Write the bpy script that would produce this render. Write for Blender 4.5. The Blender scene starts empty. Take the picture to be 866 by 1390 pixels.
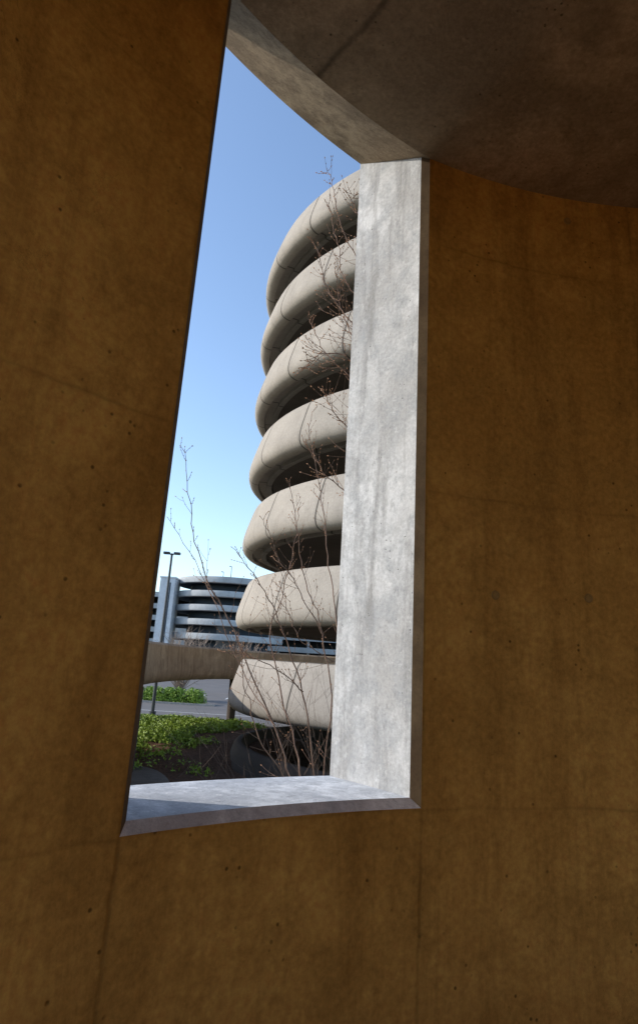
import bpy, math, random
from mathutils import Vector, Matrix, noise
random.seed(7)
CZ=3.9
scene=bpy.context.scene
col=scene.collection

# ---------------------------------------------------------------- helpers
def new_mesh(name, verts, faces, mats=(), midx=None, smooth=False, parent=None, loc=(0,0,0)):
    me=bpy.data.meshes.new(name)
    me.from_pydata([tuple(v) for v in verts],[],faces)
    for m in mats: me.materials.append(m)
    if midx:
        for i,pl in enumerate(me.polygons): pl.material_index=midx[i]
    if smooth:
        for pl in me.polygons: pl.use_smooth=True
    me.update()
    ob=bpy.data.objects.new(name,me)
    ob.location=loc
    col.objects.link(ob)
    if parent: ob.parent=parent
    return ob
def empty(name,label,category,loc=(0,0,0),group=None):
    ob=bpy.data.objects.new(name,None); ob.location=loc
    ob.empty_display_size=.5
    col.objects.link(ob)
    ob["label"]=label; ob["category"]=category
    if group: ob["group"]=group
    return ob
def fix_normals(ob):
    import bmesh
    bm=bmesh.new(); bm.from_mesh(ob.data)
    bmesh.ops.recalc_face_normals(bm,faces=bm.faces)
    bm.to_mesh(ob.data); bm.free()
def autosmooth(ob,deg=35):
    import bmesh
    bm=bmesh.new(); bm.from_mesh(ob.data)
    for f in bm.faces: f.smooth=True
    for e in bm.edges:
        if len(e.link_faces)==2 and e.calc_face_angle(0)>math.radians(deg): e.smooth=False
    bm.to_mesh(ob.data); bm.free()

class NT:
    def __init__(s,name):
        s.m=bpy.data.materials.new(name); s.m.use_nodes=True
        s.t=s.m.node_tree; s.n=s.t.nodes; s.l=s.t.links
        s.b=s.n["Principled BSDF"]
        s.tc=s.n.new("ShaderNodeTexCoord")
    def link(s,a,b): s.l.new(a,b)
    def mapping(s,scale=(1,1,1),src='Object',rot=(0,0,0)):
        mp=s.n.new("ShaderNodeMapping"); mp.inputs['Scale'].default_value=scale
        mp.inputs['Rotation'].default_value=rot
        s.link(s.tc.outputs[src],mp.inputs['Vector']); return mp.outputs[0]
    def noise(s,vec,scale,detail=6,rough=.6,dist=0):
        n=s.n.new("ShaderNodeTexNoise"); n.inputs['Scale'].default_value=scale
        n.inputs['Detail'].default_value=detail; n.inputs['Roughness'].default_value=rough
        n.inputs['Distortion'].default_value=dist
        s.link(vec,n.inputs['Vector']); return n.outputs['Fac']
    def ramp(s,fac,stops):
        r=s.n.new("ShaderNodeValToRGB"); e=r.color_ramp.elements
        while len(e)<len(stops): e.new(.5)
        for i,(p,c) in enumerate(stops):
            e[i].position=p
            e[i].color=(c,c,c,1) if not isinstance(c,tuple) else (*c,1)
        s.link(fac,r.inputs[0]); return r.outputs[0]
    def mix(s,fac,a,b,mode='MIX'):
        m=s.n.new("ShaderNodeMix"); m.data_type='RGBA'; m.blend_type=mode
        for k,v in ((0,fac),(6,a),(7,b)):
            if isinstance(v,(int,float)): m.inputs[k].default_value=v
            elif isinstance(v,tuple): m.inputs[k].default_value=(*v,1)
            else: s.link(v,m.inputs[k])
        return m.outputs[2]
    def math(s,op,a,b=None):
        m=s.n.new("ShaderNodeMath"); m.operation=op
        for k,v in ((0,a),(1,b)):
            if v is None: continue
            if isinstance(v,(int,float)): m.inputs[k].default_value=v
            else: s.link(v,m.inputs[k])
        return m.outputs[0]
    def bump(s,h,strength=.3,dist=.01):
        b=s.n.new("ShaderNodeBump"); b.inputs['Strength'].default_value=strength
        b.inputs['Distance'].default_value=dist
        s.link(h,b.inputs['Height']); s.link(b.outputs[0],s.b.inputs['Normal'])
    def done(s,colr,rough=.9,spec=.2):
        if isinstance(colr,tuple): s.b.inputs['Base Color'].default_value=(*colr,1)
        else: s.link(colr,s.b.inputs['Base Color'])
        s.b.inputs['Roughness'].default_value=rough
        s.b.inputs['Specular IOR Level'].default_value=spec
        return s.m

def concrete(name,base,dark,light,scale=1.0,streak=.5,pit=.4,bump=.25,blotch=.6,spec=.15,grain=.25,ang=None,zst=None,jw=.006,jamt=.35,spot=0.):
    t=NT(name)
    o=t.mapping((1,1,1)); ov=t.mapping((3,3,.35))
    big=t.noise(o,1.1*scale,5,.62,.4)
    med=t.noise(o,4*scale,9,.75,.3)
    fine=t.noise(o,45*scale,4,.7)
    st=t.noise(ov,2.2*scale,7,.7,.3)
    c=t.mix(t.ramp(big,[(.38,0.),(.62,1.)]),dark,light)
    c=t.mix(1-blotch*.75,c,base)
    c=t.mix(t.ramp(med,[(.44,0.),(.62,blotch)]),c,tuple(x*.68 for x in base))
    c=t.mix(t.math('MULTIPLY',t.ramp(st,[(.48,0.),(.68,1.)]),streak),c,tuple(x*.62 for x in dark))
    if spot>0:
        sp=t.noise(o,11*scale,6,.8,.2)
        c=t.mix(t.ramp(sp,[(.56,0.),(.64,spot)]),c,tuple(x*.62 for x in dark))
        c=t.mix(t.ramp(sp,[(.36,spot*.8),(.43,0.)]),c,tuple(min(.85,x*1.15) for x in light))
    c=t.mix(grain,c,t.ramp(fine,[(.3,.3),(.7,.75)]),'OVERLAY')
    w=t.noise(o,.9*scale,9,.75,1.2)
    cr=t.ramp(t.math('ABSOLUTE',t.math('SUBTRACT',w,.5)),[(0.,1.),(.004,0.)])
    cr=t.math('MULTIPLY',cr,t.ramp(t.noise(o,.7*scale,2),[(.52,0.),(.62,.5)]))
    c=t.mix(cr,c,tuple(x*.5 for x in dark))
    v=t.n.new("ShaderNodeTexVoronoi"); v.inputs['Scale'].default_value=26*scale
    t.link(o,v.inputs['Vector'])
    gate=t.ramp(t.noise(o,9*scale,3),[(.54,0.),(.62,1.)])
    pits=t.math('MULTIPLY',t.ramp(v.outputs['Distance'],[(.08,1.),(.17,0.)]),gate)
    c=t.mix(t.math('MULTIPLY',pits,pit),c,tuple(x*.25 for x in dark))
    h=t.math('SUBTRACT',t.math('ADD',t.math('MULTIPLY',med,.6),t.math('MULTIPLY',fine,.2)),t.math('MULTIPLY',pits,.8))
    if ang or zst:
        sx=t.n.new("ShaderNodeSeparateXYZ"); t.link(t.tc.outputs['Object'],sx.inputs[0])
        wob=t.math('MULTIPLY',t.math('SUBTRACT',t.noise(o,3,5,.7),.5),.03)
        js=None
        if ang:
            a=t.math('MULTIPLY',t.math('ARCTAN2',sx.outputs[1],sx.outputs[0]),180/math.pi)
            f=t.math('FRACT',t.math('ADD',t.math('DIVIDE',t.math('SUBTRACT',a,ang[0]),ang[1]),t.math('ADD',wob,10.5)))
            js=t.ramp(t.math('ABSOLUTE',t.math('SUBTRACT',f,.5)),[(0,1.),(jw,.8),(jw*2,.25),(jw*9,0.)])
        if zst:
            f=t.math('FRACT',t.math('ADD',t.math('DIVIDE',t.math('SUBTRACT',sx.outputs[2],zst[0]),zst[1]),t.math('ADD',wob,10.5)))
            j2=t.ramp(t.math('ABSOLUTE',t.math('SUBTRACT',f,.5)),[(0,.7),(.003,.5),(.006,.15),(.03,0.)])
            js=j2 if js is None else t.math('MAXIMUM',js,j2)
        js=t.math('MULTIPLY',js,t.ramp(t.noise(o,2.5,4,.6),[(.35,.25),(.6,1.)]))
        c=t.mix(t.math('MULTIPLY',js,jamt),c,tuple(x*.35 for x in dark))
        h=t.math('SUBTRACT',h,t.math('MULTIPLY',js,.5))
    t.bump(h,bump,.012)
    return t.done(c,.9,spec)
TB=113.2; TC=115.5; TA=133.6
M_wall=concrete("ochre_concrete",(.66,.345,.085),(.46,.22,.05),(.78,.43,.12),.8,.5,.8,.45,.75,grain=.5,ang=(TB,TA-TB),zst=(CZ-.54-1.32,1.32),jamt=.5,jw=.004,spot=.16)
M_ceil=concrete("soffit_concrete",(.42,.32,.22),(.25,.19,.13),(.56,.44,.31),1.0,.25,.7,.5,.85,grain=.45,ang=(91,34),jamt=.8,jw=.005,spot=.25)
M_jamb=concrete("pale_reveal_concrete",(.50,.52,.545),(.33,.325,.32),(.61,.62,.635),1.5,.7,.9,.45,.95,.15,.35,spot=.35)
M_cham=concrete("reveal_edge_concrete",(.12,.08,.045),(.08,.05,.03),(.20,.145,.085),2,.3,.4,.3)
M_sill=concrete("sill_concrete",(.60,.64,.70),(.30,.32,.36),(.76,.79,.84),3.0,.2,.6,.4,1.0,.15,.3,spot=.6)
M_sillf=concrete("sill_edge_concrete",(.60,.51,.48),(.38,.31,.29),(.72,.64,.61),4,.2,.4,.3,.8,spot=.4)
M_ext=concrete("exterior_concrete",(.33,.29,.23),(.25,.21,.16),(.38,.34,.28),.6,.5,.2,.2)
M_floor=concrete("floor_concrete",(.34,.27,.18),(.22,.17,.11),(.40,.33,.23),.8,.1,.2,.2)
M_path=concrete("worn_path_concrete",(.16,.13,.105),(.10,.08,.065),(.2,.17,.14),.8,.1,.2,.2)
M_plug=concrete("tie_plug_concrete",(.42,.25,.09),(.30,.17,.05),(.46,.28,.1),6,.1,.2,.3)
M_head=concrete("window_head_concrete",(.36,.26,.165),(.19,.13,.08),(.50,.38,.25),2.2,.2,.7,.5,1.0,grain=.45,spot=.4)

def tower_mat(name,base,njoint,joint=True):
    t=NT(name)
    o=t.mapping((1,1,1)); ov=t.mapping((1,1,.3))
    big=t.noise(o,.35,5,.6,.3); med=t.noise(o,1.6,8,.72,.2); fine=t.noise(o,14,6,.75)
    st=t.noise(ov,1.6,8,.75,.2)
    c=t.mix(t.ramp(big,[(.3,0.),(.7,1.)]),tuple(x*.86 for x in base),tuple(min(1,x*1.10) for x in base))
    c=t.mix(t.ramp(med,[(.4,0.),(.7,.5)]),c,tuple(x*.74 for x in base))
    c=t.mix(t.ramp(st,[(.52,0.),(.75,.55)]),c,tuple(x*.55 for x in base))
    c=t.mix(.3,c,t.ramp(fine,[(.3,.28),(.7,.75)]),'OVERLAY')
    h=t.math('ADD',t.math('MULTIPLY',med,.5),t.math('MULTIPLY',fine,.3))
    if joint:
        sx=t.n.new("ShaderNodeSeparateXYZ"); t.link(t.tc.outputs['Object'],sx.inputs[0])
        ang=t.math('ARCTAN2',sx.outputs[1],sx.outputs[0])
        lev=t.math('FLOOR',t.math('DIVIDE',t.math('SUBTRACT',sx.outputs[2],1.2),3.12))
        fr=t.math('FRACT',t.math('ADD',t.math('MULTIPLY',ang,njoint/(2*math.pi)),t.math('ADD',t.math('MULTIPLY',lev,.37),20.)))
        d=t.math('ABSOLUTE',t.math('SUBTRACT',fr,.5))
        j=t.ramp(d,[(.0,1.),(.008,1.),(.012,0.)])
        stain=t.ramp(d,[(.0,.4),(.05,0.)])
        c=t.mix(stain,c,tuple(x*.6 for x in base))
        c=t.mix(t.math('MULTIPLY',j,.9),c,tuple(x*.15 for x in base))
        h=t.math('SUBTRACT',h,j)
    t.bump(h,.22,.03)
    return t.done(c,.9,.15)
M_tower=tower_mat("weathered_parapet_concrete",(.385,.345,.295),22)
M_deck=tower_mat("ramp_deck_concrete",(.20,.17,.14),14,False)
M_base=tower_mat("shade_dark_concrete",(.07,.055,.045),14,False)  # lowest ring's shade put into a dark base colour; ramp columns reuse it
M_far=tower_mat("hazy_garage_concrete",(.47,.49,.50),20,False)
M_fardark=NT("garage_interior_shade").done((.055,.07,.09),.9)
M_pale=tower_mat("pale_blue_render",(.72,.74,.76),3,False)

# ---------------------------------------------------------------- near drum building
O=Vector((1.83,-.35)); R1=3.415; R2=3.94
FL=CZ-1.6; TOP=CZ+6.0
SILL=CZ-.50
def pol(th,rr,z): return (O.x+rr*math.cos(math.radians(th)),O.y+rr*math.sin(math.radians(th)),z)
def smooth(t): t=max(0,min(1,t)); return t*t*(3-2*t)
def z_in(th):
    if th<=TB: return CZ+2.61
    if th<150: return CZ+2.61+.0108*(th-TB)
    return CZ+2.61+.0108*(150-TB)*(1-smooth((th-150)/60))
def z_out(th): return CZ+2.93+.0197*(th-TC)

drum=empty("stair_building","round raw concrete stair building with tall wall opening","building",(O.x,O.y,0))
def rel(vs): return [(v[0]-O.x,v[1]-O.y,v[2]) for v in vs]
def dmesh(name,vs,fs,mats,midx=None,sm=False):
    return new_mesh(name,rel(vs),fs,mats,midx,sm,drum)

CH=.033
dthc=math.degrees(CH/R1)
a0,a1=-78,201
def lin(a,b,n): return [a+(b-a)*i/n for i in range(n+1)]
ths=lin(a0,TB,96)+lin(TB,TA,14)[1:]+lin(TA,a1,32)[1:]
V=[];F=[];MI=[]
def vid(v): V.append(v); return len(V)-1
SI=SILL-.033
grid_in=[];grid_out=[]
for th in ths:
    grid_in.append([vid(pol(th,R1,z)) for z in (FL,SI,z_in(th)+.3 if not (TB<th<TA) else z_in(th))])
tho=[]
for th in ths:
    if abs(th-TB)<1e-6: tho.append(TC)
    elif TB<th<TA: tho.append(TC+(th-TB)/(TA-TB)*(TA-TC))
    elif th<TB: tho.append(a0+(th-a0)/(TB-a0)*(TC-a0))
    else: tho.append(th)
for th in tho:
    zt=z_out(th) if TC<=th<=TA else CZ+3.1
    grid_out.append([vid(pol(th,R2,z)) for z in (0,SILL,zt,TOP)])
for i in range(len(ths)-1):
    win=TB-1e-6<=ths[i] and ths[i+1]<=TA+1e-6
    a,b=grid_in[i],grid_in[i+1]
    F.append((a[0],a[1],b[1],b[0]));MI.append(0)
    if not win: F.append((a[1],a[2],b[2],b[1]));MI.append(0)
    a,b=grid_out[i],grid_out[i+1]
    F.append((a[0],b[0],b[1],a[1]));MI.append(1)
    if not win: F.append((a[1],b[1],b[2],a[2]));MI.append(1)
    F.append((a[2],b[2],b[3],a[3]));MI.append(1)
for gi,go in ((grid_in[0],grid_out[0]),(grid_in[-1],grid_out[-1])):
    F.append((gi[0],gi[1],gi[2],go[3],go[2],go[1],go[0]));MI.append(1)
wall=dmesh("wall",V,F,[M_wall,M_ext],MI)
fix_normals(wall); autosmooth(wall,40)

def jamb(name,thI,thO,sgn):
    V=[];F=[];MI=[]
    pts=[(thI,R1),(thI+sgn*dthc,R1+CH)]
    n=6
    for k in range(1,n+1):
        f=k/n; pts.append((thI+sgn*dthc+(thO-thI-sgn*dthc)*f,R1+CH+(R2-R1-CH)*f))
    nz=14
    for (th,rr) in pts:
        zt=(1-(rr-R1)/(R2-R1))*z_in(thI)+((rr-R1)/(R2-R1))*z_out(max(thO,TC))
        zb=SI if rr==R1 else SILL
        for k in range(nz+1): V.append(pol(th,rr,zb+(zt-zb)*k/nz))
    for i in range(len(pts)-1):
        for k in range(nz):
            a=i*(nz+1)+k; F.append((a,a+1,a+nz+2,a+nz+1)); MI.append(1 if i==0 else 0)
    return dmesh(name,V,F,[M_jamb,M_cham],MI)
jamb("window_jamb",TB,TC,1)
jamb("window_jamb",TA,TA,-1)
V=[];F=[];MI=[];N=28
for i in range(N+1):
    f=i/N
    ti=TB+(TA-TB)*f; tm=TB+dthc+(TA-TB-2*dthc)*f; to=TC+(TA-TC)*f
    V+= [pol(ti,R1,SI),pol(tm,R1+CH,SILL)]
    for k in range(1,5):
        g=k/4; V.append(pol(tm+(to-tm)*g,R1+CH+(R2-R1-CH)*g,SILL))
for i in range(N):
    for k in range(5):
        a=i*6+k; F.append((a,a+1,a+7,a+6)); MI.append(1 if k==0 else 0)
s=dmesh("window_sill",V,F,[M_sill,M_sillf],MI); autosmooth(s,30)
V=[];F=[];MI=[]
rad=lin(.0,R1,16)
cth=lin(0,360,240)[:-1]
cth=sorted(set([round(t,4) for t in cth]+[TB,TA]))
nR=len(rad)
for th in cth:
    tt=th if th<300 else th-360
    e=z_in(tt)
    for rr in rad:
        f=rr/R1; V.append(pol(th,max(rr,.02),CZ+2.64+(e-CZ-2.64)*f**1.5))
nC=len(cth)
for i in range(nC):
    j=(i+1)%nC
    for k in range(nR-1):
        a=i*nR+k;b=j*nR+k
        F.append((a,b,b+1,a+1));MI.append(0)
base=len(V)
hth=lin(TB,TA,24); nh=6
for th in hth:
    to=TC+(th-TB)/(TA-TB)*(TA-TC)
    for k in range(nh+1):
        g=k/nh
        V.append(pol(th+(to-th)*g,R1+(R2-R1)*g,z_in(th)*(1-g)+z_out(to)*g))
for i in range(len(hth)-1):
    for k in range(nh):
        a=base+i*(nh+1)+k; F.append((a,a+nh+1,a+nh+2,a+1));MI.append(1)
nb=len(V)
for th in cth: V.append(pol(th,R2-.01,TOP-.3))
F.append(tuple(range(nb,nb+nC)));MI.append(0)
c=dmesh("ceiling_soffit",V,F,[M_ceil,M_head],MI); autosmooth(c,50)
V=[pol(t,R2-.01,z) for z in (FL,FL-.3) for t in cth]
F=[tuple(range(nC)),tuple(range(nC,2*nC))]+[(i,(i+1)%nC,nC+(i+1)%nC,nC+i) for i in range(nC)]
dmesh("floor_slab",V,F,[M_floor])
bt=lin(a1+.1,360+a0-.1,30); V=[]
for t_ in bt: V+=[pol(t_,R1+.1,FL),pol(t_,R1+.1,FL+.75),pol(t_,R2-.1,FL+.75),pol(t_,R2-.1,FL)]
F=[]
for i in range(len(bt)-1):
    for k in range(4): F.append((i*4+k,i*4+(k+1)%4,(i+1)*4+(k+1)%4,(i+1)*4+k))
dmesh("added_light_baffle",V,F,[M_ext])  # unseen low wall added across the rear opening to cut light off the floor
def plug(th,z,rr=.022):
    V=[];n=20
    for q,(ra,dp) in enumerate(((rr,.0005),(rr*.93,.004),(rr*.72,.0045),(rr*.62,.002))):
        for k in range(n):
            a=2*math.pi*k/n
            V.append(pol(th+math.degrees(ra*math.cos(a)/R1),R1-dp,z+ra*math.sin(a)))
    F=[(q*n+k,q*n+(k+1)%n,(q+1)*n+(k+1)%n,(q+1)*n+k) for q in range(3) for k in range(n)]
    F.append(tuple(range(3*n,4*n)))
    dmesh("tie_plug",V,F,[M_plug],None,True)
for th,z in ((98.9,2.46),(107.0,.339),(98.9,.364),(89.5,2.47),(89.5,.38),(150,.36),(145,2.3)):
    plug(th,CZ+z)

# ---------------------------------------------------------------- spiral ramp tower
TR=10.6; TCx,TCy=7.43,28.4; H=3.12
tower=empty("spiral_ramp_tower","tall concrete spiral parking ramp with stacked rounded parapets","ramp tower",(TCx,TCy,0))
prof=[(-.54,1.10),(-.46,1.08),(-.39,1.0),(-.31,.80),(-.21,.48),(-.10,.12),(-.025,-.18),(0,-.38),(-.01,-.54),(-.06,-.68),(-.16,-.78),(-.32,-.84),(-.46,-.85),(-.48,-.70),(-.82,-.70),(-.84,-.84),(-1.05,-.84),(-1.05,-.4),(-.80,.9),(-.68,1.09)]
def sweep(name,prof,parent,mat,R,zc,n=120,sm=35):
    V=[];F=[];m=len(prof)
    for i in range(n):
        th=2*math.pi*i/n
        for (dr,z) in prof:
            V.append(((R+dr)*math.cos(th),(R+dr)*math.sin(th),zc+z))
    for i in range(n):
        j=(i+1)%n
        for k in range(m):
            F.append((i*m+k,j*m+k,j*m+(k+1)%m,i*m+(k+1)%m))
    ob=new_mesh(name,V,F,[mat],None,False,parent)
    fix_normals(ob); autosmooth(ob,sm)
    return ob
for k in range(-1,7):
    zc=CZ-1.15+H*k
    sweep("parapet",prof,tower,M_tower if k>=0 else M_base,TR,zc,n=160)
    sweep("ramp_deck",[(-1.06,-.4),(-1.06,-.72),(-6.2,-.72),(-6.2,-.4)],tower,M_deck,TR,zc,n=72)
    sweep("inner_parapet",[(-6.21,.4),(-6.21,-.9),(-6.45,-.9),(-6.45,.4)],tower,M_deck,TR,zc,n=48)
def tube(pts,rads,n=6,cap=True):
    V=[];F=[]
    prev=None
    for i,pnt in enumerate(pts):
        pnt=Vector(pnt)
        d=(Vector(pts[min(i+1,len(pts)-1)])-Vector(pts[max(i-1,0)]))
        if d.length<1e-6: d=Vector((0,0,1))
        d.normalize()
        if prev is None: u=d.orthogonal().normalized()
        else:
            u=prev-d*prev.dot(d)
            u=u.normalized() if u.length>1e-5 else d.orthogonal().normalized()
        prev=u; w=d.cross(u)
        for k in range(n):
            a=2*math.pi*k/n
            V.append(pnt+(u*math.cos(a)+w*math.sin(a))*rads[i])
    for i in range(len(pts)-1):
        for k in range(n):
            F.append((i*n+k,i*n+(k+1)%n,(i+1)*n+(k+1)%n,(i+1)*n+k))
    if cap: F.append(tuple(range(n)));F.append(tuple(range((len(pts)-1)*n,len(pts)*n)))
    return V,F
def merge(parts):
    V=[];F=[]
    for v,f in parts:
        b=len(V); V+=list(v); F+=[tuple(i+b for i in q) for q in f]
    return V,F
for k in range(9):
    a=math.radians(k*40+12); rr=TR-5.9
    V,F=tube([(rr*math.cos(a),rr*math.sin(a),0),(rr*math.cos(a),rr*math.sin(a),CZ+H*6-2)],[.28,.28],16)
    new_mesh("column",V,F,[M_deck],None,True,tower)
def boxvf(x0,x1,y0,y1,z0,z1):
    V=[(x,y,z) for z in (z0,z1) for y in (y0,y1) for x in (x0,x1)]
    F=[(0,2,3,1),(4,5,7,6),(0,1,5,4),(2,6,7,3),(0,4,6,2),(1,3,7,5)]
    return V,F
M_metal=NT("dark_metal").done((.05,.055,.06),.5,.4)

# ---------------------------------------------------------------- elevated exit ramp (curved)
ramp=empty("elevated_ramp","curved elevated concrete exit ramp with solid parapet","ramp",(0,0,0))
path=[(-4.6,8),(-5.2,15),(-5.6,22),(-5.75,27),(-5.25,31.5),(-4.15,35.2),(-2.2,38.2),(.6,40.0),(4.0,40.3)]
def catmull(P,n=10):
    out=[]
    for i in range(len(P)-1):
        p0=Vector(P[max(i-1,0)]);p1=Vector(P[i]);p2=Vector(P[i+1]);p3=Vector(P[min(i+2,len(P)-1)])
        for k in range(n):
            t=k/n
            out.append(.5*((2*p1)+(p2-p0)*t+(2*p0-5*p1+4*p2-p3)*t*t+(3*p1-p0-3*p2+p3)*t**3))
    out.append(Vector(P[-1])); return out
pp=catmull(path,10)
def extrude_path(name,prof,pts,parent,mat):
    V=[];F=[];m=len(prof)
    for i,q in enumerate(pts):
        d=(pts[min(i+1,len(pts)-1)]-pts[max(i-1,0)]).normalized()
        nrm=Vector((d.y,-d.x))
        for (o,z) in prof: V.append((q.x+nrm.x*o,q.y+nrm.y*o,z))
    for i in range(len(pts)-1):
        for k in range(m):
            a=i*m+k;b=i*m+(k+1)%m
            F.append((a,a+m,b+m,b))
    F.append(tuple(range(m)));F.append(tuple(range((len(pts)-1)*m,len(pts)*m)))
    ob=new_mesh(name,V,F,[mat],None,False,parent); fix_normals(ob); autosmooth(ob,35); return ob
zt=CZ+.36; zb=CZ-1.17
M_ramp=concrete("ramp_parapet_concrete",(.40,.29,.19),(.26,.18,.115),(.47,.36,.25),.6,.7,.1,.3,.9,spot=.2)
extrude_path("parapet",[(-.28,zt),(-.14,zt+.02),(-.04,zt-.06),(.06,zb+.5),(.05,zb+.3),(.0,zb+.12),(-.12,zb+.02),(-.4,zb),(-.4,zb+.4),(-.3,zb+.5)],pp,ramp,M_ramp)
extrude_path("parapet",[(-3.75,zt),(-3.95,zt),(-4.05,zb+.35),(-4.0,zb+.1),(-3.88,zb),(-3.6,zb),(-3.6,zb+.4),(-3.7,zb+.5)],pp,ramp,M_ramp)
extrude_path("ramp_deck",[(-.41,zb+.05),(-.41,zb+.38),(-3.59,zb+.38),(-3.59,zb+.05)],pp,ramp,M_deck)
V,F=boxvf(-7.2,-6.7,8,26.0,0,zb+.04); new_mesh("added_shade_wall",V,F,[M_deck],None,False,ramp)  # unseen wall added under the ramp to shade the lowest tower ring
for (x,y) in ((-5.74,22.9),(-4.2,38.9)):
    V,F=tube([(x,y,0),(x,y,zb)],[.24,.24],20)
    new_mesh("column",V,F,[M_base],None,True,ramp)

# ---------------------------------------------------------------- distant round garage
fg=empty("round_parking_garage","distant round parking garage with stacked concrete bands","parking garage",(-19.0,153,0))
fh=3.05
for k in range(0,7):
    z=CZ+16.6-fh*k
    sweep("parapet",[(0,.1),(.12,-.5),(0,-1.15),(-.5,-1.3),(-.5,-.5),(-.3,.1)],fg,M_far,12.8,z,n=96)
    sweep("floor_deck",[(-.51,-1.25),(-.51,-.95),(-11,-.95),(-11,-1.25)],fg,M_fardark,12.8,z,n=60)
V,F=tube([(0,0,0),(0,0,CZ+15.5)],[9.5,9.5],48)
new_mesh("core",V,F,[M_fardark],None,True,fg)
st=empty("stair_tower","pale rectangular concrete stair tower beside the round garage","tower",(-32.0,146,0))
V,F=boxvf(-1.7,1.6,-3,3,0,CZ+16.0)
new_mesh("tower_shaft",V,F,[M_pale],None,False,st)
V,F=boxvf(.45,.7,-3.05,-3.0+.02,0,CZ+15.0); new_mesh("window_strip",V,F,[M_fardark],None,False,st)
V,F=boxvf(-1.85,1.75,-3.15,3.15,CZ+16.0,CZ+16.3); new_mesh("parapet_cap",V,F,[M_pale],None,False,st)
lg=empty("long_parking_garage","distant long open parking garage with banded storeys","parking garage",(0,182,0))
for k in range(0,6):
    z=CZ+15.6-fh*k
    V,F=boxvf(-95,70,-8,-7.6,z-1.3,z); new_mesh("spandrel",V,F,[M_far],None,False,lg)
    V,F=boxvf(-95,70,-7.59,30,z-1.3,z-1.0); new_mesh("floor_deck",V,F,[M_fardark],None,False,lg)
V,F=boxvf(-95,70,0,.4,0,CZ+13.5); new_mesh("inner_wall",V,F,[M_fardark],None,False,lg)
for k in range(22):
    x=-94+k*7.8
    V,F=boxvf(x,x+.6,-7.5,-6.9,0,CZ+13.6); new_mesh("column",V,F,[M_far],None,False,lg)

# ---------------------------------------------------------------- street lamps
def lamp(loc,h,label,small=False,group=None,heads=2):
    e=empty("street_lamp",label,"street lamp",loc,group)
    r0=.11 if not small else .09
    V,F=merge([tube([(0,0,0),(0,0,.5)],[r0*1.9,r0*1.9],12),tube([(0,0,.5),(0,0,h)],[r0,r0*.6],12)])
    new_mesh("pole",V,F,[M_metal],None,False,e)
    for s_ in ((-1,1) if heads==2 else (-1,)):
        V,F=tube([(0,0,h-.12),(s_*.16,0,h)],[.04,.04],8)
        new_mesh("arm",V,F,[M_metal],None,False,e)
        V,F=boxvf(min(s_*.14,s_*.52),max(s_*.14,s_*.52),-.16,.16,h-.06,h+.08)
        new_mesh("lamp_head",V,F,[M_metal],None,False,e)
    return e
lamp((-9.05,40.6,0),CZ+6.1,"tall dark metal twin headed lamp post")
for x,y,z0,h in ((-19.0,149,CZ+16.0,4.2),(-21.2,152,CZ+16.0,3.2),(-12.5,160,CZ+16.0,3.4)):
    lamp((x,y,z0),h,"small rooftop lamp post on the round garage",True,"lamps on the garage roof",1)

# ---------------------------------------------------------------- ground
t=NT("ground_soil"); o=t.mapping()
n1=t.noise(o,.05,4); n2=t.noise(o,1.5,6,.7)
c=t.mix(t.ramp(n1,[(.4,0.),(.6,1.)]),(.07,.065,.05),(.06,.075,.035))
c=t.mix(t.ramp(n2,[(.35,0.),(.7,.6)]),c,(.035,.03,.022)); t.bump(n2,.6,.1)
M_ground=t.done(c,.95,.1)
g=new_mesh("ground",[(-3000,-3000,-.05),(3000,-3000,-.05),(3000,3000,-.05),(-3000,3000,-.05)],[(0,1,2,3)],[M_ground]); g["kind"]="structure"
t=NT("asphalt"); o=t.mapping(); n2=t.noise(o,40,5,.8); n3=t.noise(o,.3,4)
c=t.mix(t.ramp(n2,[(.3,0.),(.7,1.)]),(.13,.12,.115),(.21,.195,.185)); c=t.mix(t.ramp(n3,[(.4,0.),(.7,.4)]),c,(.09,.09,.09))
t.bump(n2,.2,.01); M_asph=t.done(c,.9,.2)
road=new_mesh("parking_road",[(-90,40,0),(60,40,0),(60,140,0),(-90,140,0)],[(0,1,2,3)],[M_asph]); road["kind"]="structure"
M_line=NT("road_paint").done((.7,.7,.68),.7)
V,F=merge([([(x,64,.006),(x+.14,64,.006),(x+.14,69.5,.006),(x,69.5,.006)],[(0,1,2,3)]) for x in [-40+2.7*i for i in range(24)]]+[([(-60,47,.006),(40,47,.006),(40,47.15,.006),(-60,47.15,.006)],[(0,1,2,3)])])
mk=new_mesh("parking_markings",V,F,[M_line]); mk["kind"]="structure"
M_kerb=concrete("kerb_concrete",(.36,.35,.33),(.28,.27,.25),(.42,.41,.39),1,.1,.1,.1)
V,F=merge([boxvf(-90,60,39.8,40.0,-.05,.13),boxvf(-24,-7.2,54.0,54.2,-.05,.13)]); kb=new_mesh("kerb",V,F,[M_kerb]); kb["kind"]="structure"
V=[];F=[];cp=catmull([(-14,20),(-8.5,22.2),(-6.4,23.4),(-5.3,22.2),(-4.6,19.5),(-4.2,15)],8)
for i,q in enumerate(cp):
    d=(cp[min(i+1,len(cp)-1)]-cp[max(i-1,0)]).normalized(); n_=Vector((-d.y,d.x))
    for o_ in (-1.0,1.0): V.append((q.x+n_.x*o_,q.y+n_.y*o_,.07))
for i in range(len(cp)-1): F.append((2*i,2*i+1,2*i+3,2*i+2))
pt=new_mesh("path",V,F,[M_path]); pt["kind"]="structure"
def bedz(x,y):
    d=max(0,1-((x+6.2)/6.5)**2-((y-32)/8)**2)
    return .5*math.sqrt(d) if d>0 else 0
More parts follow.
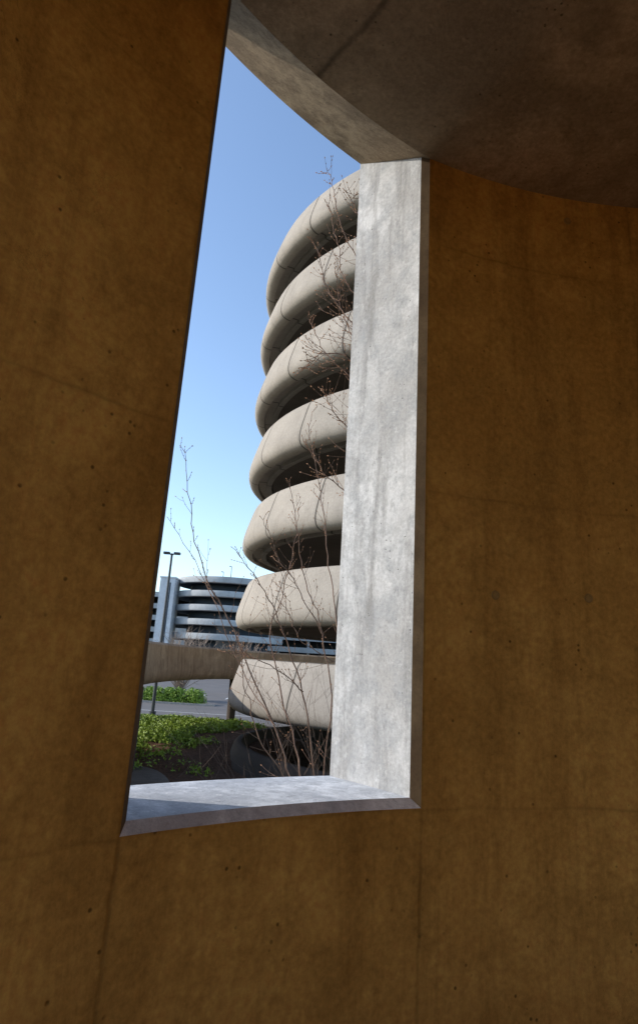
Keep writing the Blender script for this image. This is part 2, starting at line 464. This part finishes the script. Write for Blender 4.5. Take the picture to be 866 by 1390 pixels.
t=NT("bark_mulch"); o=t.mapping(); n2=t.noise(o,9,8,.8); n3=t.noise(o,.6,4)
c=t.mix(t.ramp(n2,[(.35,0.),(.65,1.)]),(.045,.026,.016),(.19,.105,.065)); t.bump(n2,.9,.08)
M_mulch=t.done(c,.95,.1)
V=[];F=[];nx,ny=60,90
for j in range(ny+1):
    for i in range(nx+1):
        x=-13.5+14*i/nx;y=20.5+19.2*j/ny
        V.append((x,y,-.04+bedz(x,y)+.05*noise.noise(Vector((x*2,y*2,0)))+.03))
for j in range(ny):
    for i in range(nx):
        a=j*(nx+1)+i; F.append((a,a+1,a+nx+2,a+nx+1))
bed=new_mesh("planting_soil",V,F,[M_mulch],None,True); bed["kind"]="structure"

# ---------------------------------------------------------------- foliage
def leaf_mat(name,c1,c2):
    t=NT(name); o=t.mapping(); n=t.noise(o,1.3,4); n2=t.noise(o,25,2)
    c=t.mix(t.ramp(n,[(.35,0.),(.65,1.)]),c1,c2); c=t.mix(.5,c,t.ramp(n2,[(.3,.2),(.7,.85)]),'OVERLAY')
    return t.done(c,.55,.35)
M_leaf=leaf_mat("groundcover_leaves",(.14,.21,.02),(.28,.37,.045))
M_hedge=leaf_mat("hedge_leaves",(.14,.24,.02),(.24,.36,.045))
def leaves(points,size):
    V=[];F=[]
    for pnt,nrm in points:
        nn=(Vector(nrm)+Vector((random.gauss(0,.5),random.gauss(0,.5),random.gauss(0,.5)))).normalized()
        u=nn.orthogonal().normalized(); u=(Matrix.Rotation(random.uniform(0,6.28),3,nn)@u); w=nn.cross(u)
        s_=size*random.uniform(.6,1.3); b=len(V); pnt=Vector(pnt)
        V+= [pnt-u*s_,pnt+w*s_*.45+nn*s_*.1,pnt+u*s_,pnt-w*s_*.45+nn*s_*.1]
        F.append((b,b+1,b+2,b+3))
    return V,F
pts=[]
for _ in range(1700):
    x=random.uniform(-11.5,-2.2); y=random.uniform(23.6,39)
    edge=26.4+max(0,(x+6.0))*3.2+2.2*noise.noise(Vector((x*.9,y*.5,3.1)))
    if y<edge and random.random()<.9: continue
    if noise.noise(Vector((x*.55,y*.45,9.)))<-.28: continue
    if (x-TCx)**2+(y-TCy)**2<(TR+.7)**2: continue
    big=.5+.7*max(0,noise.noise(Vector((x*.7,y*.6,5.))))+.25*random.random()
    rr=random.uniform(.3,.6)*(.7+.5*big); hh=random.uniform(.22,.42)*big
    bz=bedz(x,y)
    for _k in range(60):
        a=random.uniform(0,6.283); ph=math.acos(random.uniform(0,1))
        n_=Vector((math.sin(ph)*math.cos(a),math.sin(ph)*math.sin(a),math.cos(ph)))
        q=random.uniform(.65,1.12)
        pts.append(((x+n_.x*rr*q,y+n_.y*rr*q,bz+n_.z*hh*q),n_))
V,F=leaves(pts,.075)
gc=new_mesh("ground_cover",V,F,[M_leaf]); gc["kind"]="stuff"
pts=[]
for _ in range(260):
    x=random.uniform(-22,-8.6); y=random.uniform(54.6,56.2)
    rr=random.uniform(.4,.6); hz=random.uniform(.85,1.15)
    for _k in range(70):
        a=random.uniform(0,6.283); ph=math.acos(random.uniform(0,1))
        n_=Vector((math.sin(ph)*math.cos(a),math.sin(ph)*math.sin(a),math.cos(ph)))
        pts.append(((x+n_.x*rr,y+n_.y*rr,.1+n_.z*hz),n_))
V,F=leaves(pts,.09)
hd=new_mesh("hedge",V,F,[M_hedge]); hd["label"]="low bright green clipped hedge beside the parking road"; hd["category"]="hedge"; hd["kind"]="stuff"

# ---------------------------------------------------------------- bare saplings
t=NT("twig_bark"); o=t.mapping(); n2=t.noise(o,12,5)
c=t.mix(t.ramp(n2,[(.35,0.),(.65,1.)]),(.15,.085,.062),(.30,.185,.125)); M_twig=t.done(c,.75,.25)
M_bud=NT("bud_brown").done((.40,.20,.10),.6,.3)
def resample(s,n=7):
    P_=[Vector(q) for q in s]; out=[]
    for i in range(len(P_)-1):
        p0=P_[max(i-1,0)];p1=P_[i];p2=P_[i+1];p3=P_[min(i+2,len(P_)-1)]
        for k in range(n):
            t_=k/n
            out.append(.5*((2*p1)+(p2-p0)*t_+(2*p0-5*p1+4*p2-p3)*t_*t_+(3*p1-p0-3*p2+p3)*t_**3))
    out.append(P_[-1]); return out
def bud(pnt,d,s_):
    u=d.orthogonal().normalized()*s_*.5; w=d.cross(u)
    V=[pnt-d*s_*.3,pnt+u,pnt+w,pnt-u,pnt-w,pnt+d*s_*1.6]
    F=[(0,1,2),(0,2,3),(0,3,4),(0,4,1),(5,2,1),(5,3,2),(5,4,3),(5,1,4)]
    return V,F
def tree(name,label,loc,trunk,stems,r0,twn=1.0,rmin=.0035):
    e=empty("bare_sapling",label,"tree",loc)
    L=Vector(loc)
    V,F=merge([tube([Vector(q)-L for q in resample(tr,6)],[ra+(rb-ra)*i/(len(resample(tr,6))-1) for i in range(len(resample(tr,6)))],8) for tr,ra,rb in trunk])
    new_mesh("trunk",V,F,[M_twig],None,True,e)
    parts=[];buds=[]
    for s_,ra in stems:
        pts=resample(s_,7)
        jit=[Vector((0,0,0))]
        for i in range(1,len(pts)): jit.append(jit[-1]*.85+Vector((random.gauss(0,.013),random.gauss(0,.013),random.gauss(0,.008))))
        pts=[a+b for a,b in zip(pts,jit)]
        n=len(pts)
        rads=[ra*.6*(1-i/(n-1))**.8+rmin for i in range(n)]
        parts.append(tube([q-L for q in pts],rads,6))
        for i in range(2,n):
            d=(pts[i]-pts[i-1]).normalized()
            cnt=1 if random.random()<.6*twn else 0
            if random.random()<.22*twn: cnt+=1
            for _ in range(cnt):
                side=Vector((random.gauss(0,1),random.gauss(0,.7),random.gauss(0,.35)+.25))
                side=(side-d*side.dot(d)).normalized()
                dd=(d*random.uniform(.6,1.2)+side*random.uniform(.5,.9)).normalized()
                ln=random.uniform(.12,.55)*(1.25-i/n)
                tp=[pts[i]]
                m_=5
                for k in range(m_):
                    dd=(dd+Vector((random.gauss(0,.12),random.gauss(0,.12),random.gauss(0,.08)+.07))).normalized()
                    tp.append(tp[-1]+dd*ln/m_)
                    if random.random()<.6: buds.append(bud(tp[-1]-L,(dd+Vector((random.gauss(0,.5),random.gauss(0,.5),random.gauss(0,.5)))).normalized(),.013))
                    if k>=1 and random.random()<.3 and ln>.22:
                        d2=(dd+Vector((random.gauss(0,.6),random.gauss(0,.5),random.gauss(0,.4)))).normalized()
                        q2=[tp[-1],tp[-1]+d2*ln*.25,tp[-1]+d2*ln*.5+Vector((0,0,.02))]
                        parts.append(tube([q-L for q in q2],[rmin*.8,rmin*.7,rmin*.5],4))
                        buds.append(bud(q2[-1]-L,d2,.014))
                parts.append(tube([q-L for q in tp],[rmin*1.05-(rmin*.45)*k/m_ for k in range(m_+1)],4))
                buds.append(bud(tp[-1]-L,dd,.015))
            if random.random()<.6: buds.append(bud(pts[i]-L,(d+Vector((random.gauss(0,.8),random.gauss(0,.5),.2))).normalized(),.014))
    V,F=merge(parts); nf=len(F)
    V2,F2=merge(buds); b=len(V); V=V+V2; F=F+[tuple(i+b for i in q) for q in F2]
    new_mesh("crown",V,F,[M_twig,M_bud],[0]*nf+[1]*(len(F)-nf),False,e)
    return e
S1=[
 ([(-.06,8.0,2.46),(-.35,8.0,3.16),(-.87,7.9,4.17),(-1.25,7.8,4.80),(-1.52,7.7,5.54),(-1.75,7.6,6.39)],.014),
 ([(-.35,8.0,3.16),(-.73,8.3,3.58),(-1.15,8.4,4.36),(-1.52,8.5,5.02),(-1.97,8.5,5.69)],.006),
 ([(-.06,8.0,2.46),(-.50,7.8,3.05),(-.68,7.7,3.60),(-.75,7.6,4.00)],.010),
 ([(.03,8.2,2.43),(-.26,8.4,3.34),(-.52,8.5,4.13),(-.40,8.6,4.80),(-.32,8.6,5.41),(-.31,8.7,5.95)],.013),
 ([(.20,8.2,2.44),(-.03,8.0,3.55),(-.36,7.9,4.30),(-.71,7.8,4.84),(-1.03,7.7,5.19)],.013),
 ([(.29,8.4,2.42),(.30,8.2,3.38),(.15,8.1,4.24),(-.06,8.1,4.86),(-.22,8.0,5.50),(-.36,8.0,6.18)],.011),
 ([(.38,8.6,2.39),(.39,8.7,3.90),(.25,8.8,5.07),(.08,8.8,5.99),(-.05,8.9,6.79),(-.16,8.9,7.48)],.011),
 ([(.15,8.1,4.24),(-.17,7.9,4.75),(-.49,7.8,5.08),(-.72,7.7,5.59)],.006),
 ([(-.03,8.0,3.55),(-.39,7.8,3.82),(-.72,7.7,3.95),(-1.0,7.6,3.98)],.006),
 ([(.39,8.7,3.90),(.01,8.4,4.07),(-.24,8.3,4.32),(-.42,8.3,4.77)],.006),
]
b1=(.15,8.3,-.05)
tree("bare_sapling","bare multi stemmed sapling with budding twigs",b1,
 [([b1,(.05,8.2,1.2),(-.06,8.0,2.46)],.04,.012),([b1,(.1,8.25,1.2),(.03,8.2,2.43)],.035,.011),([b1,(.2,8.3,1.2),(.20,8.2,2.44)],.035,.011),([b1,(.25,8.35,1.2),(.29,8.4,2.42)],.03,.011),([b1,(.33,8.45,1.2),(.38,8.6,2.39)],.03,.011)],S1,.02,.85,.0029)
trk=[(1.05,6.2,-.05),(1.0,6.2,2.86),(.86,6.2,4.63),(.66,6.3,6.47),(.55,6.4,7.94),(.50,6.5,9.2),(.48,6.5,10.2)]
S2=[
 ([(.69,6.3,6.06),(.31,6.3,6.79),(.01,6.4,7.18),(-.23,6.4,7.62)],.008),
 ([(.57,6.3,7.16),(.23,6.3,7.50),(-.08,6.3,8.0),(-.23,6.3,8.52)],.008),
 ([(.54,6.4,7.6),(.25,6.4,8.0),(.05,6.4,8.6),(-.05,6.4,9.1)],.007),
 ([(.50,6.4,7.94),(.20,6.3,8.44),(-.04,6.3,9.17),(-.14,6.3,9.6)],.006),
 ([(.46,6.4,8.5),(.24,6.3,8.9),(.14,6.3,9.2)],.005),
 ([(.64,6.3,6.47),(.28,6.2,7.0),(-.03,6.2,7.07),(-.21,6.2,6.89)],.007),
 ([(.60,6.3,6.9),(.30,6.3,7.3),(.10,6.3,7.75),(.02,6.3,8.2)],.007),
 ([(.73,6.2,5.34),(.42,6.3,6.13),(.13,6.3,6.45),(-.02,6.3,6.69)],.007),
 ([(.82,6.2,4.90),(.37,6.3,5.49),(.05,6.3,5.79),(-.14,6.3,6.10)],.007),
 ([(.50,6.4,7.94),(.75,6.5,8.6),(1.0,6.5,9.4)],.009),
 ([(.64,6.3,6.47),(1.0,6.4,7.2),(1.3,6.5,8.1)],.010),
]
tree("bare_sapling","slender bare tree with reddish buds beside the wall",(1.05,6.2,-.05),[(trk,.06,.012)],S2,.02,1.6,.0025)
def bush(loc,h,label,mat,n=90,r=.02,spread=1.0):
    e=empty("bare_bush",label,"bush",loc); parts=[]
    V,F=tube([(0,0,-.05),(0,0,h*.3)],[r*4,r*2.5],8); new_mesh("trunk",V,F,[mat],None,True,e)
    for _ in range(n):
        a=random.uniform(0,6.28); sp=random.uniform(.1,1.0)*spread
        d=Vector((math.cos(a)*sp,math.sin(a)*sp,1)).normalized(); p_=Vector((0,0,h*random.uniform(.05,.28))); pl=[p_.copy()]
        for k in range(6):
            d=(d+Vector((random.gauss(0,.17),random.gauss(0,.17),random.gauss(0,.1)))).normalized()
            p_=p_+d*h*.14; pl.append(p_.copy())
            if k>0:
                for _q in range(2):
                    d2=(d+Vector((random.gauss(0,.6),random.gauss(0,.6),random.gauss(0,.4)))).normalized()
                    parts.append(tube([p_,p_+d2*h*.07,p_+d2*h*.14+Vector((0,0,h*.01))],[r*.7,r*.5,r*.3],3))
        parts.append(tube(pl,[r*2*(1-.13*k) for k in range(7)],4))
    V,F=merge(parts); new_mesh("crown",V,F,[mat],None,False,e)
t=NT("pale_twig"); M_paletwig=t.done((.34,.27,.22),.8,.1)
t=NT("thicket_twig"); M_thick=t.done((.12,.085,.065),.8,.1)
bush((-11.2,60,0),5.4,"pale leafless bush behind the elevated ramp",M_paletwig)
bush((-7.2,72,0),5.0,"pale leafless bush by the parking road",M_paletwig)
bush((.0,9.8,0),3.3,"leafless brown thicket bush below the spiral ramp tower",M_thick,14,.0035,.75)
bush((.55,10.8,0),3.5,"leafless brown thicket bush below the spiral ramp tower",M_thick,16,.0035,.75)

# ---------------------------------------------------------------- light
el=math.radians(28); sx,sy=-.9987,.05
S=Vector((sx*math.cos(el),sy*math.cos(el),math.sin(el))).normalized()
sun=bpy.data.lights.new("sun",'SUN'); sun.energy=3.8; sun.angle=math.radians(.5); sun.color=(1,.93,.83)
so=bpy.data.objects.new("sun",sun); so.rotation_euler=S.to_track_quat('Z','Y').to_euler(); col.objects.link(so)
w=bpy.data.worlds.new("World"); scene.world=w; w.use_nodes=True
nt=w.node_tree; bg=nt.nodes["Background"]; sk=nt.nodes.new("ShaderNodeTexSky"); sk.sky_type='NISHITA'; sk.sun_disc=False
sk.sun_elevation=el; sk.sun_rotation=math.atan2(sx,sy); sk.air_density=1.0; sk.dust_density=.7; sk.ozone_density=2.0
nt.links.new(sk.outputs[0],bg.inputs[0]); bg.inputs[1].default_value=.28

# ---------------------------------------------------------------- camera
cd=bpy.data.cameras.new("camera"); cam=bpy.data.objects.new("camera",cd); col.objects.link(cam); scene.camera=cam
r_=math.radians(3.53);p_=math.radians(16)
X=Vector((1,0,0));U=Vector((0,-math.sin(p_),math.cos(p_)));Fw=Vector((0,math.cos(p_),math.sin(p_)))
Rt=math.cos(r_)*X+math.sin(r_)*U; Up=-math.sin(r_)*X+math.cos(r_)*U
m=Matrix((Rt,Up,-Fw)).transposed().to_4x4(); m.translation=Vector((0,0,CZ)); cam.matrix_world=m
cd.sensor_fit='HORIZONTAL'; cd.sensor_width=36; cd.lens=36*867/866; cd.shift_y=-45/866
cd.clip_start=.05; cd.clip_end=6000
scene.view_settings.view_transform='Standard'; scene.view_settings.look='None'; scene.view_settings.exposure=0
